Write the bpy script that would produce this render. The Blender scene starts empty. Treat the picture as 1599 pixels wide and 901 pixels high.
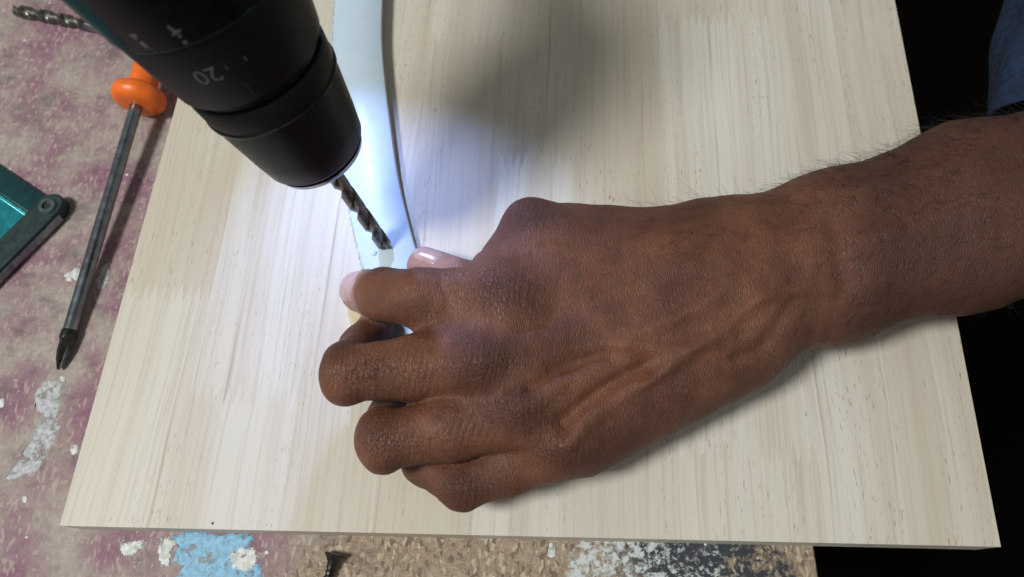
import bpy, math, random
import numpy as np
from mathutils import Vector, Matrix

random.seed(7); np.random.seed(7)
S = bpy.context.scene
COL = S.collection

# ------------------------------------------------------------------ camera
W0, H0, F = 1599.0, 901.0, 1155.0
PITCH = math.radians(67.1)                       # optical axis below the horizontal
CAMP = np.array([0.0, -0.33*math.cos(PITCH), 0.33*math.sin(PITCH)])
cam = bpy.data.cameras.new('camera'); camo = bpy.data.objects.new('camera', cam); COL.objects.link(camo)
camo.location = CAMP; camo.rotation_euler = (math.pi/2-PITCH, 0, 0)
cam.sensor_width = 36; cam.lens = 36*F/W0; cam.clip_start = 0.01; cam.clip_end = 20
cam.dof.use_dof = True; cam.dof.focus_distance = 0.295; cam.dof.aperture_fstop = 9.5
S.camera = camo
FW = np.array([0, math.cos(PITCH), -math.sin(PITCH)]); UP = np.array([0, math.sin(PITCH), math.cos(PITCH)]); RT = np.array([1., 0, 0])

# ------------------------------------------------------------------ light
wd = bpy.data.worlds.new('World'); S.world = wd; wd.use_nodes = True
wd.node_tree.nodes['Background'].inputs[0].default_value = (0.94, 1.0, 0.95, 1)
wd.node_tree.nodes['Background'].inputs[1].default_value = 0.26

def area(name, loc, target, size, power, col):
    l = bpy.data.lights.new(name, 'AREA'); l.shape = 'DISK'; l.size = size; l.energy = power; l.color = col
    o = bpy.data.objects.new(name, l); COL.objects.link(o); o.location = loc
    o.rotation_euler = (Vector(target)-Vector(loc)).to_track_quat('-Z', 'Y').to_euler(); return o
area('workshop_lamp', (-0.86, -0.36, 1.42), (0.0, 0.0, 0.0), 0.33, 27.0, (0.965, 0.99, 0.945))

S.view_settings.view_transform = 'Standard'; S.view_settings.look = 'None'
S.view_settings.exposure = 0.0; S.view_settings.gamma = 1.0
S.render.engine = 'CYCLES'

# ------------------------------------------------------------------ helpers
def ray(px, py):
    return RT*(px-W0/2)/F - UP*(py-H0/2)/F + FW
def P(px, py, z=0.0):
    r = ray(px, py); return CAMP + r*((z-CAMP[2])/r[2])
def PD(px, py, depth):
    return CAMP + ray(px, py)*depth
def nrm(v):
    v = np.asarray(v, float); return v/np.linalg.norm(v)

def mesh_obj(name, verts, faces, mat=None, parent=None, smooth=True):
    me = bpy.data.meshes.new(name)
    me.from_pydata([tuple(map(float, v)) for v in verts], [], [tuple(int(i) for i in f) for f in faces])
    if smooth: me.polygons.foreach_set('use_smooth', [True]*len(me.polygons))
    me.update()
    o = bpy.data.objects.new(name, me); COL.objects.link(o)
    if mat: me.materials.append(mat)
    if parent: o.parent = parent
    return o
def tag(o, label, cat, group=None):
    o['label'] = label; o['category'] = cat
    if group: o['group'] = group
    return o
def struct(o): o['kind'] = 'structure'; return o
def empty(name, loc=(0, 0, 0)):
    o = bpy.data.objects.new(name, None); COL.objects.link(o); o.empty_display_size = 0.02; return o
def autosmooth(o, ang=35):
    me = o.data
    me.polygons.foreach_set('use_smooth', [True]*len(me.polygons))
    me.set_sharp_from_angle(angle=math.radians(ang))
def bevel(o, w, seg=2, ang=30):
    m = o.modifiers.new('bevel', 'BEVEL'); m.width = w; m.segments = seg; m.limit_method = 'ANGLE'; m.angle_limit = math.radians(ang)
    m.harden_normals = False
    autosmooth(o, 40); return o

def frame(axis, hint=(0, 0, 1)):
    a = nrm(axis); h = np.array(hint, float)
    if abs(np.dot(a, h)) > 0.999*np.linalg.norm(h): h = np.array([1.0, 0.3, 0.0])
    u = nrm(h-a*np.dot(a, h)); v = np.cross(a, u); return a, u, v
def lathe(name, O, axis, prof, mat, parent=None, n=72, hint=(0, 0, 1), ang=35):
    a, u, v = frame(axis, hint); vs = []; fs = []
    th = np.linspace(0, 2*np.pi, n, endpoint=False)
    ring = np.outer(np.cos(th), u)+np.outer(np.sin(th), v)
    for s, r in prof: vs.extend(list(O+a*s+ring*max(r, 1e-6)))
    for i in range(len(prof)-1):
        for j in range(n):
            k = (j+1) % n
            fs.append((i*n+j, i*n+k, (i+1)*n+k, (i+1)*n+j))
    fs.append(tuple(range(n))[::-1]); fs.append(tuple((len(prof)-1)*n+j for j in range(n)))
    o = mesh_obj(name, vs, fs, mat, parent); autosmooth(o, ang); return o
def tube(pts, rads, n=6):
    """verts, faces of a tube along pts"""
    pts = np.asarray(pts, float); vs = []; fs = []
    t = np.gradient(pts, axis=0); u = None
    for i in range(len(pts)):
        a = nrm(t[i]+1e-12)
        if u is None: u = nrm(np.cross(a, [0.3, 0.2, 0.93]))
        u = nrm(u-a*np.dot(u, a)); v = np.cross(a, u)
        for j in range(n):
            q = 2*math.pi*j/n; vs.append(pts[i]+(u*math.cos(q)+v*math.sin(q))*rads[i])
    for i in range(len(pts)-1):
        for j in range(n):
            k = (j+1) % n; fs.append((i*n+j, i*n+k, (i+1)*n+k, (i+1)*n+j))
    return vs, fs
def prism(poly, z0, z1):
    n = len(poly); vs = [(x, y, z0) for x, y in poly]+[(x, y, z1) for x, y in poly]
    fs = [tuple(range(n))[::-1], tuple(range(n, 2*n))]
    for i in range(n): j = (i+1) % n; fs.append((i, j, n+j, n+i))
    return vs, fs

# ------------------------------------------------------------------ materials
class NT:
    def __init__(s, name):
        s.m = bpy.data.materials.new(name); s.m.use_nodes = True; s.t = s.m.node_tree
        s.b = s.t.nodes['Principled BSDF']
    def n(s, typ, **kw):
        x = s.t.nodes.new(typ)
        for k, v in kw.items():
            if k.startswith('i_'):
                key = k[2:]; key = int(key) if key.isdigit() else key.replace('_', ' ')
                s.put(x.inputs[key], v)
            else: setattr(x, k, v)
        return x
    def put(s, inp, v):
        if isinstance(v, bpy.types.NodeSocket): s.t.links.new(v, inp)
        elif isinstance(v, bpy.types.Node): s.t.links.new(v.outputs[0], inp)
        else: inp.default_value = v
    def math(s, op, a, b=0.5, c=None, clamp=False):
        x = s.n('ShaderNodeMath', operation=op, use_clamp=clamp); s.put(x.inputs[0], a); s.put(x.inputs[1], b)
        if c is not None: s.put(x.inputs[2], c)
        return x.outputs[0]
    def map(s, v, a, b, c=0.0, d=1.0, smooth=True):
        x = s.n('ShaderNodeMapRange', interpolation_type='SMOOTHSTEP' if smooth else 'LINEAR')
        for i, q in enumerate((v, a, b, c, d)): s.put(x.inputs[i], q)
        return x.outputs[0]
    def mix(s, f, a, b, mode='MIX'):
        x = s.n('ShaderNodeMix', data_type='RGBA', blend_type=mode)
        s.put(x.inputs[0], f); s.put(x.inputs[6], a); s.put(x.inputs[7], b); return x.outputs[2]
    def obj(s): return s.n('ShaderNodeTexCoord').outputs['Object']
    def scale(s, v, sc, loc=(0, 0, 0), rot=(0, 0, 0)):
        x = s.n('ShaderNodeMapping'); s.put(x.inputs[0], v); x.inputs['Location'].default_value = loc
        x.inputs['Rotation'].default_value = rot; x.inputs['Scale'].default_value = sc; return x.outputs[0]
    def noise(s, v, sc=1.0, det=3.0, rough=0.5, dist=0.0):
        x = s.n('ShaderNodeTexNoise'); s.put(x.inputs['Vector'], v); x.inputs['Scale'].default_value = sc
        x.inputs['Detail'].default_value = det; x.inputs['Roughness'].default_value = rough; x.inputs['Distortion'].default_value = dist
        return x
    def vor(s, v, sc=1.0, feature='F1', rnd=1.0):
        x = s.n('ShaderNodeTexVoronoi', feature=feature); s.put(x.inputs['Vector'], v); x.inputs['Scale'].default_value = sc
        x.inputs['Randomness'].default_value = rnd; return x
    def bump(s, h, strength=0.3, dist=0.001, normal=None):
        x = s.n('ShaderNodeBump'); s.put(x.inputs['Height'], h); x.inputs['Strength'].default_value = strength; x.inputs['Distance'].default_value = dist
        if normal is not None: s.put(x.inputs['Normal'], normal)
        return x.outputs[0]
    def attr(s, name): return s.n('ShaderNodeAttribute', attribute_name=name)
    def out(s, **kw):
        for k, v in kw.items(): s.put(s.b.inputs[k.replace('_', ' ')], v)
        return s.m
def C(r, g, b): return (r, g, b, 1.0)

def plain(name, col, rough=0.5, metal=0.0, wear=0.15, sc=300, bump=0.05):
    t = NT(name); o = t.obj(); nz = t.noise(o, sc, 4, 0.6)
    f = t.map(nz.outputs[0], 0.3, 0.7)
    dark = tuple(c*(1-wear) for c in col[:3])+(1,); lite = tuple(min(1, c*(1+wear)) for c in col[:3])+(1,)
    return t.out(Base_Color=t.mix(f, dark, lite), Roughness=t.map(nz.outputs[0], 0.3, 0.7, rough*0.85, min(1, rough*1.15)), Metallic=metal,
                 Normal=t.bump(nz.outputs[0], bump, 0.0004))

def wood_mat():
    t = NT('rubberwood'); g = t.attr('grain').outputs['Vector']
    rnd = t.n('ShaderNodeObjectInfo').outputs['Random']
    off = t.n('ShaderNodeCombineXYZ'); t.put(off.inputs[2], t.math('MULTIPLY', rnd, 3.7)); t.put(off.inputs[1], t.math('MULTIPLY', rnd, 9.1)); t.put(off.inputs[0], t.math('MULTIPLY', rnd, 1.3))
    va = t.n('ShaderNodeVectorMath', operation='ADD'); t.put(va.inputs[0], g); t.put(va.inputs[1], off)
    w = t.noise(t.scale(va.outputs[0], (12, 5, 12)), 1.0, 2)
    warp = t.n('ShaderNodeVectorMath', operation='MULTIPLY_ADD'); t.put(warp.inputs[0], w.outputs['Color']); warp.inputs[1].default_value = (0.012, 0, 0); t.put(warp.inputs[2], va.outputs[0])
    v = warp.outputs[0]
    broad = t.noise(t.scale(v, (85, 2.0, 10)), 1.0, 3, 0.55)
    fine = t.noise(t.scale(v, (760, 10, 60)), 1.0, 4, 0.65)
    streak = t.noise(t.scale(v, (300, 4.5, 40)), 1.0, 3, 0.6)
    pores = t.noise(t.scale(v, (1900, 210, 300)), 1.0, 2, 0.5)
    pm = t.noise(t.scale(v, (60, 8, 10)), 1.0, 2)
    blotch = t.noise(t.scale(v, (14, 9, 5)), 1.0, 2)
    ltone = t.mix(rnd, C(0.569, 0.525, 0.459), C(0.613, 0.584, 0.532))
    ltone = t.mix(t.map(t.math('FRACT', t.math('MULTIPLY', rnd, 7.31)), 0.0, 1.0, 0.0, 0.60, False), ltone, C(0.475, 0.391, 0.299))
    base = t.mix(t.map(broad.outputs[0], 0.38, 0.68, 0, 0.85), ltone, C(0.501, 0.430, 0.351))
    base = t.mix(t.map(blotch.outputs[0], 0.45, 0.75, 0, 0.35), base, C(0.651, 0.633, 0.599))
    base = t.mix(t.map(fine.outputs[0], 0.46, 0.74, 0, 0.62), base, C(0.418, 0.342, 0.270))
    base = t.mix(t.map(streak.outputs[0], 0.60, 0.76, 0, 0.65), base, C(0.350, 0.252, 0.186))
    pf = t.math('MULTIPLY', t.map(pores.outputs[0], 0.64, 0.72, 0, 0.85), t.map(pm.outputs[0], 0.42, 0.62))
    base = t.mix(pf, base, C(0.230, 0.149, 0.088))
    h = t.math('SUBTRACT', t.math('MULTIPLY', fine.outputs[0], 0.5), t.math('MULTIPLY', pf, 0.8))
    return t.out(Base_Color=base, Roughness=0.62, Normal=t.bump(h, 0.25, 0.0003), Specular_IOR_Level=0.35)

def chip_mat():
    t = NT('painted_chipboard'); o = t.obj()
    wz = t.noise(t.scale(o, (70, 70, 70)), 1.0, 3, 0.6)
    warp = t.n('ShaderNodeVectorMath', operation='MULTIPLY_ADD'); t.put(warp.inputs[0], wz.outputs['Color']); warp.inputs[1].default_value = (0.005, 0.005, 0); t.put(warp.inputs[2], o)
    v = warp.outputs[0]
    f1 = t.vor(t.scale(v, (480, 1500, 1), rot=(0, 0, 0.7)), 1.0); f2 = t.vor(t.scale(v, (1400, 480, 1), rot=(0, 0, 0.25)), 1.0)
    f3 = t.vor(t.scale(v, (900, 420, 1), rot=(0, 0, -0.5)), 1.0)
    sep = lambda c: t.n('ShaderNodeSeparateColor', i_0=c).outputs[0]
    sel = t.noise(t.scale(o, (160, 160, 1)), 1.0, 2).outputs[0]
    fl = t.mix(t.map(sel, 0.45, 0.55), f1.outputs['Color'], f2.outputs['Color'])
    fv = sep(fl); fw = sep(f3.outputs['Color'])
    tan = t.mix(fv, C(0.215, 0.155, 0.11), C(0.36, 0.28, 0.21)); tan = t.mix(t.map(fw, 0.82, 0.9, 0, 0.6), tan, C(0.52, 0.44, 0.33))
    tan = t.mix(t.map(fw, 0.16, 0.08, 0, 0.7), tan, C(0.10, 0.07, 0.055))
    # worn mauve paint
    pn = t.noise(t.scale(o, (26, 26, 1)), 1.0, 6, 0.68).outputs[0]; fn = t.noise(t.scale(v, (330, 330, 1)), 1.0, 4, 0.7).outputs[0]
    xs = t.n('ShaderNodeSeparateXYZ', i_0=o); X = xs.outputs[0]; Y = xs.outputs[1]
    xj = t.math('ADD', X, t.math('MULTIPLY', t.math('SUBTRACT', pn, 0.5), 0.10))
    left = t.map(xj, -0.075, -0.10)
    mauve = t.mix(t.map(fn, 0.35, 0.7), C(0.175, 0.075, 0.120), C(0.30, 0.180, 0.220))
    mauve = t.mix(t.map(fw, 0.8, 0.92, 0, 0.5), mauve, C(0.46, 0.37, 0.33))
    greyed = t.mix(t.map(fn, 0.3, 0.7), C(0.26, 0.215, 0.20), C(0.42, 0.365, 0.335))
    mv = t.math('MULTIPLY', left, t.map(t.math('ADD', pn, t.math('MULTIPLY', t.math('SUBTRACT', fn, 0.5), 0.35)), 0.38, 0.62))
    greyf = t.math('MULTIPLY', left, t.map(pn, 0.52, 0.36, 0, 0.75))
    base = t.mix(t.math('MULTIPLY', left, 0.65), tan, greyed); base = t.mix(greyf, base, greyed); base = t.mix(mv, base, mauve)
    # soot-black and white rubbed paint near the right end of the bench
    bn = t.noise(t.scale(o, (60, 60, 1)), 1.0, 5, 0.7).outputs[0]
    xb = t.math('ADD', X, t.math('MULTIPLY', t.math('SUBTRACT', bn, 0.5), 0.06))
    wb = t.math('MULTIPLY', t.math('MULTIPLY', t.map(xb, 0.018, 0.028), t.map(xb, 0.092, 0.078)), t.map(t.math('ADD', fn, t.math('MULTIPLY', bn, .5)), 0.66, 0.82))
    base = t.mix(wb, base, C(0.50, 0.53, 0.54))
    bb = t.math('MULTIPLY', t.math('MULTIPLY', t.map(xb, 0.03, 0.062), t.map(xb, 0.118, 0.108)), t.map(t.math('ADD', fn, t.math('MULTIPLY', bn, .6)), 0.92, 0.76))
    base = t.mix(bb, base, C(0.035, 0.04, 0.048))
    # grime
    gm = t.noise(t.scale(o, (34, 48, 1), loc=(3, 1, 0)), 1.0, 5, 0.65).outputs[0]
    base = t.mix(t.map(t.math('ADD', gm, t.math('MULTIPLY', t.math('SUBTRACT', fn, .5), .25)), 0.52, 0.70, 0, 0.60), base, C(0.070, 0.060, 0.066))
    sp = t.vor(t.scale(o, (150, 150, 1)), 1.0)
    base = t.mix(t.math('MULTIPLY', t.map(sp.outputs['Distance'], 0.13, 0.09), t.map(sep(sp.outputs['Color']), 0.86, 0.88)), base, C(0.62, 0.62, 0.62))
    h = t.math('ADD', t.math('MULTIPLY', fv, 0.6), t.math('MULTIPLY', fn, 0.9))
    return t.out(Base_Color=base, Roughness=t.map(fn, 0.3, 0.7, 0.5, 0.85), Normal=t.bump(h, 0.32, 0.0005), Specular_IOR_Level=0.25)

def skin_mat():
    t = NT('skin'); o = t.obj()
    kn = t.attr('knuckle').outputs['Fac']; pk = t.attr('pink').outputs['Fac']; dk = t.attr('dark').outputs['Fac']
    big = t.noise(o, 38, 3, 0.55).outputs[0]; med = t.noise(o, 210, 4, 0.65).outputs[0]; tiny = t.noise(o, 1500, 3, 0.6).outputs[0]
    base = t.mix(t.map(big, 0.35, 0.68), C(0.104, 0.037, 0.021), C(0.205, 0.080, 0.045))
    base = t.mix(t.map(med, 0.4, 0.72, 0, 0.5), base, C(0.165, 0.060, 0.033))
    # criss-cross skin relief
    wz = t.noise(t.scale(o, (180, 180, 180)), 1.0, 2)
    warp = t.n('ShaderNodeVectorMath', operation='MULTIPLY_ADD'); t.put(warp.inputs[0], wz.outputs['Color']); warp.inputs[1].default_value = (0.0022, 0.0022, 0.0022); t.put(warp.inputs[2], o)
    v1 = t.vor(t.scale(warp.outputs[0], (1400, 300, 700), rot=(0, 0, 0.10)), 1.0, 'DISTANCE_TO_EDGE')
    v2 = t.vor(t.scale(warp.outputs[0], (800, 380, 600), rot=(0, 0, -0.12)), 1.0, 'DISTANCE_TO_EDGE')
    l1 = t.map(v1.outputs['Distance'], 0.0, 0.22); l2 = t.map(v2.outputs['Distance'], 0.0, 0.10)
    kamp = t.map(kn, 0.0, 1.0, 0.10, 1.0, False)
    crease = t.math('MULTIPLY', t.math('SUBTRACT', 1.0, l2), kamp)
    base = t.mix(t.math('MULTIPLY', crease, 0.9), base, C(0.05, 0.019, 0.012))  # wrinkle lines darkened in the colour: pigment plus painted crease shade
    base = t.mix(t.math('MULTIPLY', t.math('SUBTRACT', 1.0, l1), 0.34), base, C(0.07, 0.028, 0.018))
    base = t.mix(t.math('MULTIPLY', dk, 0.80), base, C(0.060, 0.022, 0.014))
    base = t.mix(t.math('MULTIPLY', pk, 0.9), base, C(0.36, 0.205, 0.175))
    h = t.math('ADD', t.math('MULTIPLY', l1, 0.5), t.math('MULTIPLY', t.math('MULTIPLY', l2, kamp), 0.75)); h = t.math('ADD', h, t.math('MULTIPLY', tiny, 0.12))
    return t.out(Base_Color=base, Roughness=t.map(med, 0.3, 0.7, 0.50, 0.66), Normal=t.bump(h, 0.75, 0.0004), Specular_IOR_Level=0.36,
                 Subsurface_Weight=0.12, Subsurface_Radius=(1.0, 0.35, 0.2), Subsurface_Scale=0.0015)

M_WOOD = wood_mat(); M_CHIP = chip_mat(); M_SKIN = skin_mat()
M_BLACK = plain('black_plastic', C(0.005, 0.0055, 0.006), 0.40, bump=0.10, sc=900)
M_BLACKG = plain('black_glossy_plastic', C(0.004, 0.005, 0.0055), 0.25, bump=0.03)
M_NAVY = plain('navy_housing', C(0.005, 0.010, 0.016), 0.5, bump=0.12, sc=1200)
M_SEAM = plain('teal_seam', C(0.02, 0.05, 0.055), 0.18, 0.7)
M_RUBBER = plain('black_rubber', C(0.02, 0.02, 0.02), 0.7, bump=0.15, sc=1500)
M_STEEL = plain('bright_steel', C(0.24, 0.26, 0.29), 0.24, 1.0, 0.2, 160, 0.0)
M_DSTEEL = plain('dark_steel', C(0.16, 0.15, 0.135), 0.33, 1.0, 0.45, 400, 0.1)
M_BSTEEL = plain('blackened_steel', C(0.05, 0.05, 0.05), 0.38, 0.9, 0.3, 700)
M_WHITE = plain('white_plastic', C(0.47, 0.56, 0.65), 0.42, 0.0, 0.02, 120, 0.02)
M_BROWN = plain('brown_strip_edge', C(0.17, 0.10, 0.065), 0.7, 0, 0.3)
M_CREAM = plain('cream_wood', C(0.60, 0.52, 0.36), 0.6, 0, 0.12)
M_ORANGE = plain('orange_plastic', C(0.75, 0.135, 0.012), 0.38, 0, 0.1, 150, 0.05)
M_TEAL = plain('teal_paint', C(0.010, 0.20, 0.235), 0.28, 0.35, 0.2, 200, 0.06)
M_RAIL = plain('dark_teal', C(0.005, 0.045, 0.055), 0.3, 0.2, 0.2, 200, 0.06)  # outward slope of the case, coloured a darker teal than the body
M_DTEAL = plain('dark_green_paint', C(0.006, 0.020, 0.022), 0.45, 0.0, 0.25, 200, 0.08)
M_SCREW = plain('greyed_screw', C(0.10, 0.13, 0.13), 0.35, 0.6)
M_SHIRT = plain('blue_cotton', C(0.006, 0.019, 0.056), 0.9, 0, 0.45, 260, 0.4)
M_FLOOR = plain('dark_floor', C(0.0022, 0.0014, 0.0010), 0.8, 0, 0.4, 14)
for k_ in ('Specular IOR Level',): M_FLOOR.node_tree.nodes['Principled BSDF'].inputs[k_].default_value = 0.03
M_PRINT = plain('grey_print', C(0.075, 0.08, 0.08), 0.6, 0, 0.3, 900)
M_HAIR = plain('black_hair', C(0.012, 0.009, 0.008), 0.45)
M_NAIL = plain('fingernail', C(0.40, 0.25, 0.24), 0.22, 0, 0.10, 220, 0.04)
M_PGREY = plain('pale_grey_paint', C(0.38, 0.385, 0.40), 0.7, 0, 0.30, 520, 0.4)
M_PBLUE = plain('light_blue_paint', C(0.19, 0.38, 0.54), 0.6, 0, 0.30, 420, 0.4)
M_PWHITE = plain('white_paint', C(0.50, 0.51, 0.50), 0.6, 0, 0.35, 330, 0.4)
for m_ in (M_BLACK, M_BLACKG, M_NAVY): m_.node_tree.nodes['Principled BSDF'].inputs['Specular IOR Level'].default_value = 0.2
for m_, lo_ in ((M_PGREY, 0.40), (M_PBLUE, 0.37), (M_PWHITE, 0.36)):   # worn through in places
    nt = m_.node_tree; tx = nt.nodes.new('ShaderNodeTexCoord'); nz = nt.nodes.new('ShaderNodeTexNoise'); mr = nt.nodes.new('ShaderNodeMapRange')
    nz.inputs['Scale'].default_value = 190; nz.inputs['Detail'].default_value = 7; nz.inputs['Roughness'].default_value = 0.72
    mr.inputs[1].default_value = lo_; mr.inputs[2].default_value = lo_+0.07
    nt.links.new(tx.outputs['Object'], nz.inputs['Vector']); nt.links.new(nz.outputs[0], mr.inputs[0]); nt.links.new(mr.outputs[0], nt.nodes['Principled BSDF'].inputs['Alpha'])
tl = NT('led_lens'); tl.out(Base_Color=C(0.9, 0.95, 1), Emission_Color=C(0.55, 0.70, 1.0), Emission_Strength=12.0); M_LED = tl.m

# ------------------------------------------------------------------ setting
ZB = -0.017                                       # bench top (board is 17 mm thick)
fl = mesh_obj('floor', [(-3, -3, -0.85), (3, -3, -0.85), (3, 3, -0.85), (-3, 3, -0.85)], [(0, 1, 2, 3)], M_FLOOR); struct(fl)
xr = P(1279, 880, ZB)[0]
vs, fs = prism([(-0.75, -0.20), (xr-0.0012, -0.20), (xr+0.001, 0.75), (-0.75, 0.75)], ZB-0.022, ZB)
bench = mesh_obj('workbench', vs, fs, M_CHIP, smooth=False); struct(bench); bevel(bench, 0.0008, 1)

def blob(name, pts, mat, th, parent, jag=0.0006, z=ZB, n=90, seed=0):
    """a dried paint patch: an irregular outline with a domed, uneven top"""
    rs = np.random.RandomState(seed); pts = [P(x, y, z)[:2] for x, y in pts]; pts = np.array(pts)
    m = len(pts); out = []
    for i in range(n):
        t = i/n*m; k = int(t); f = t-k
        p0, p1, p2, p3 = (pts[(k+q-1) % m] for q in range(4))
        out.append(0.5*((2*p1)+(-p0+p2)*f+(2*p0-5*p1+4*p2-p3)*f*f+(-p0+3*p1-3*p2+p3)*f**3))
    out = np.array(out)+rs.randn(n, 2)*jag; c = out.mean(0)
    sm = out.copy()
    for _ in range(6): sm = (np.roll(sm, 1, 0)+sm*2+np.roll(sm, -1, 0))/4
    vs = []; fs = []; R = [1.0, 0.96, 0.8, 0.6, 0.4, 0.2]; hz = [0.0002, 0.6, 0.9, 1.0, 0.95, 1.0]
    for r, h in zip(R, hz):
        for p, p_ in zip(out, sm):
            q = c+((p if r > .9 else p_)-c)*r; vs.append((q[0], q[1], z+0.00008+0.18*th*h*(1+0.35*math.sin(q[0]*1100+q[1]*400)*math.sin(q[1]*900-q[0]*300)) if h > .1 else z-0.0003))
    for a in range(len(R)-1):
        for j in range(n):
            k = (j+1) % n; fs.append((a*n+j, a*n+k, (a+1)*n+k, (a+1)*n+j))
    vs.append((c[0], c[1], z+0.00008+0.18*th)); b = (len(R)-1)*n
    for j in range(n): fs.append((b+j, b+(j+1) % n, len(vs)-1))
    return mesh_obj(name, vs, fs, mat, parent)
blob('paint_smear', [(85, 588), (97, 600), (92, 640), (93, 668), (80, 700), (62, 730), (40, 745), (5, 752), (30, 732), (42, 700), (57, 670), (60, 640), (54, 622), (62, 600)], M_PGREY, 0.0004, bench, 0.0005, seed=1)
blob('paint_patch', [(268, 838), (300, 828), (345, 834), (396, 836), (388, 852), (398, 866), (385, 880), (410, 886), (402, 925), (330, 935), (272, 920), (282, 890), (268, 872), (276, 855)], M_PBLUE, 0.0005, bench, 0.0005, seed=2)
blob('paint_patch', [(247, 846), (262, 838), (275, 845), (268, 862), (264, 884), (252, 880), (247, 862)], M_PWHITE, 0.0007, bench, 0.0004, seed=3)
blob('paint_patch', [(362, 862), (392, 855), (402, 868), (395, 888), (378, 893), (360, 880)], M_PWHITE, 0.0009, bench, 0.0005, seed=4)
blob('paint_patch', [(187, 850), (205, 846), (228, 845), (226, 853), (208, 866), (193, 868)], M_PWHITE, 0.0006, bench, 0.0003, seed=5)
blob('paint_drop', [(858, 849), (864, 848), (868, 858), (867, 868), (860, 871), (855, 866)], M_PWHITE, 0.0006, bench, 0.0001, seed=6)
blob('paint_drop', [(102, 428), (118, 418), (130, 425), (120, 438), (105, 438)], M_PWHITE, 0.0004, bench, 0.0004, seed=7)
blob('paint_drop', [(150, 440), (165, 410), (172, 414), (168, 440), (158, 452)], M_PGREY, 0.0003, bench, 0.0004, seed=8)
blob('paint_drop', [(36, 775), (42, 775), (42, 784), (36, 784)], M_PWHITE, 0.0004, bench, 0.0001, seed=9)
blob('paint_drop', [(110, 700), (120, 694), (122, 704), (113, 710)], M_PWHITE, 0.0004, bench, 0.0002, seed=10)
blob('paint_drop', [(95, 588), (101, 588), (101, 595), (95, 595)], M_PWHITE, 0.0004, bench, 0.0001, seed=11)
blob('paint_drop', [(0, 624), (6, 622), (6, 634), (0, 636)], M_PWHITE, 0.0004, bench, 0.0001, seed=12)

# ------------------------------------------------------------------ wooden board of finger-jointed staves
BL, BR = P(93, 821)[:2], P(1563, 854)[:2]
TL, TR = P(320, 0)[:2], P(1397, 0)[:2]
def bpt(u, v):
    a = BL+(TL-BL)*v; b = BR+(TR-BR)*v; return a+(b-a)*u
BW = float(np.linalg.norm(BR-BL)); BLEN = float(np.linalg.norm(TL-BL))
board = empty('wooden_board'); tag(board, 'pale finger-jointed wooden board lying on the chipboard bench', 'board')
def invu(px, py):                                 # board coordinates of a pixel
    q = P(px, py)[:2]; u, v = 0.5, 0.5
    for _ in range(30):
        r = q-bpt(u, v); e = 1e-4
        J = np.array([(bpt(u+e, v)-bpt(u, v))/e, (bpt(u, v+e)-bpt(u, v))/e]).T
        d = np.linalg.solve(J, r); u += d[0]; v += d[1]
    return u, v
UB = [0, .105, .232, .334, .440, .548, .657, .817, .905, 1.0]
JV = [[(230, 455)], [(380, 615)], [], [(700, 60)], [(880, 250)], [], [(1160, 705), (1080, 30)], [], []]
JV = [[invu(*p)[1] for p in j] for j in JV]
VTOP = 1.28
def comb(u0, u1, v, pitch=0.0040, amp=0.0042):
    n = max(2, int(round((u1-u0)*BW/pitch))); pts = []
    for i in range(n):
        a = u0+(u1-u0)*(i/n); b = (u1-u0)/n
        pts += [(a+b*0.04, v-amp/BLEN), (a+b*0.46, v+amp/BLEN), (a+b*0.54, v+amp/BLEN), (a+b*0.96, v-amp/BLEN)]
    pts[0] = (u0, v-amp/BLEN); pts[-1] = (u1, v-amp/BLEN)
    return pts
GAP = 0.000006
for i in range(len(UB)-1):
    u0, u1 = UB[i]+GAP/BW*(i > 0), UB[i+1]-GAP/BW*(i < len(UB)-2)
    vs_ = [0.0]+sorted(JV[i])+[VTOP]
    for k in range(len(vs_)-1):
        lo = [(u0, vs_[k]), (u1, vs_[k])] if k == 0 else [(a, b+GAP/BLEN) for a, b in comb(u0, u1, vs_[k])]
        hi = [(u0, vs_[k+1]), (u1, vs_[k+1])] if k == len(vs_)-2 else [(a, b-GAP/BLEN) for a, b in comb(u0, u1, vs_[k+1])]
        uv = lo+hi[::-1]
        vv, ff = prism([tuple(bpt(a, b)) for a, b in uv], -0.017, 0.0)
        o = mesh_obj('stave', vv, ff, M_WOOD, board, smooth=False)
        at = o.data.attributes.new('grain', 'FLOAT_VECTOR', 'POINT')
        g = []
        for z in (-0.017, 0.0):
            for a, b in uv: g += [a*BW, b*BLEN, z]
        at.data.foreach_set('vector', g)

hc = P(332, 817, 0.0)
lathe('nail_hole', np.array([hc[0], hc[1], -0.004]), (0, 0, 1), [(0.0, .0002), (0.0, .0004), (0.00405, .0005), (0.00405, .0002)], M_RUBBER, board, 12)

# ------------------------------------------------------------------ white strip with a toothed left edge
def spline(pts, n):
    pts = np.asarray(pts, float); m = len(pts); out = []
    for t in np.linspace(0, m-1, n):
        k = min(int(t), m-2); f = t-k; p1, p2 = pts[k], pts[k+1]; p0 = pts[k-1] if k else 2*p1-p2; p3 = pts[k+2] if k+2 < m else 2*p2-p1
        out.append(0.5*((2*p1)+(-p0+p2)*f+(2*p0-5*p1+4*p2-p3)*f*f+(-p0+3*p1-3*p2+p3)*f**3))
    return np.array(out)
rim = [(612, -160, .009), (600, -70, .009), (597, 0, .0085), (596, 60, .008), (601, 125, .0075), (610, 200, .0065), (622, 280, .0055), (640, 355, .0050), (652, 395, .0042), (676, 450, .0040), (702, 505, .0040)]
rr = spline([P(*q) for q in rim], 80)
tng = np.gradient(rr, axis=0); lat = np.array([nrm([-t[1], t[0], 0]) for t in tng])
if lat[0][0] > 0: lat = -lat
SWD, STH = 0.0250, 0.0030
ll = rr+lat*SWD
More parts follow.
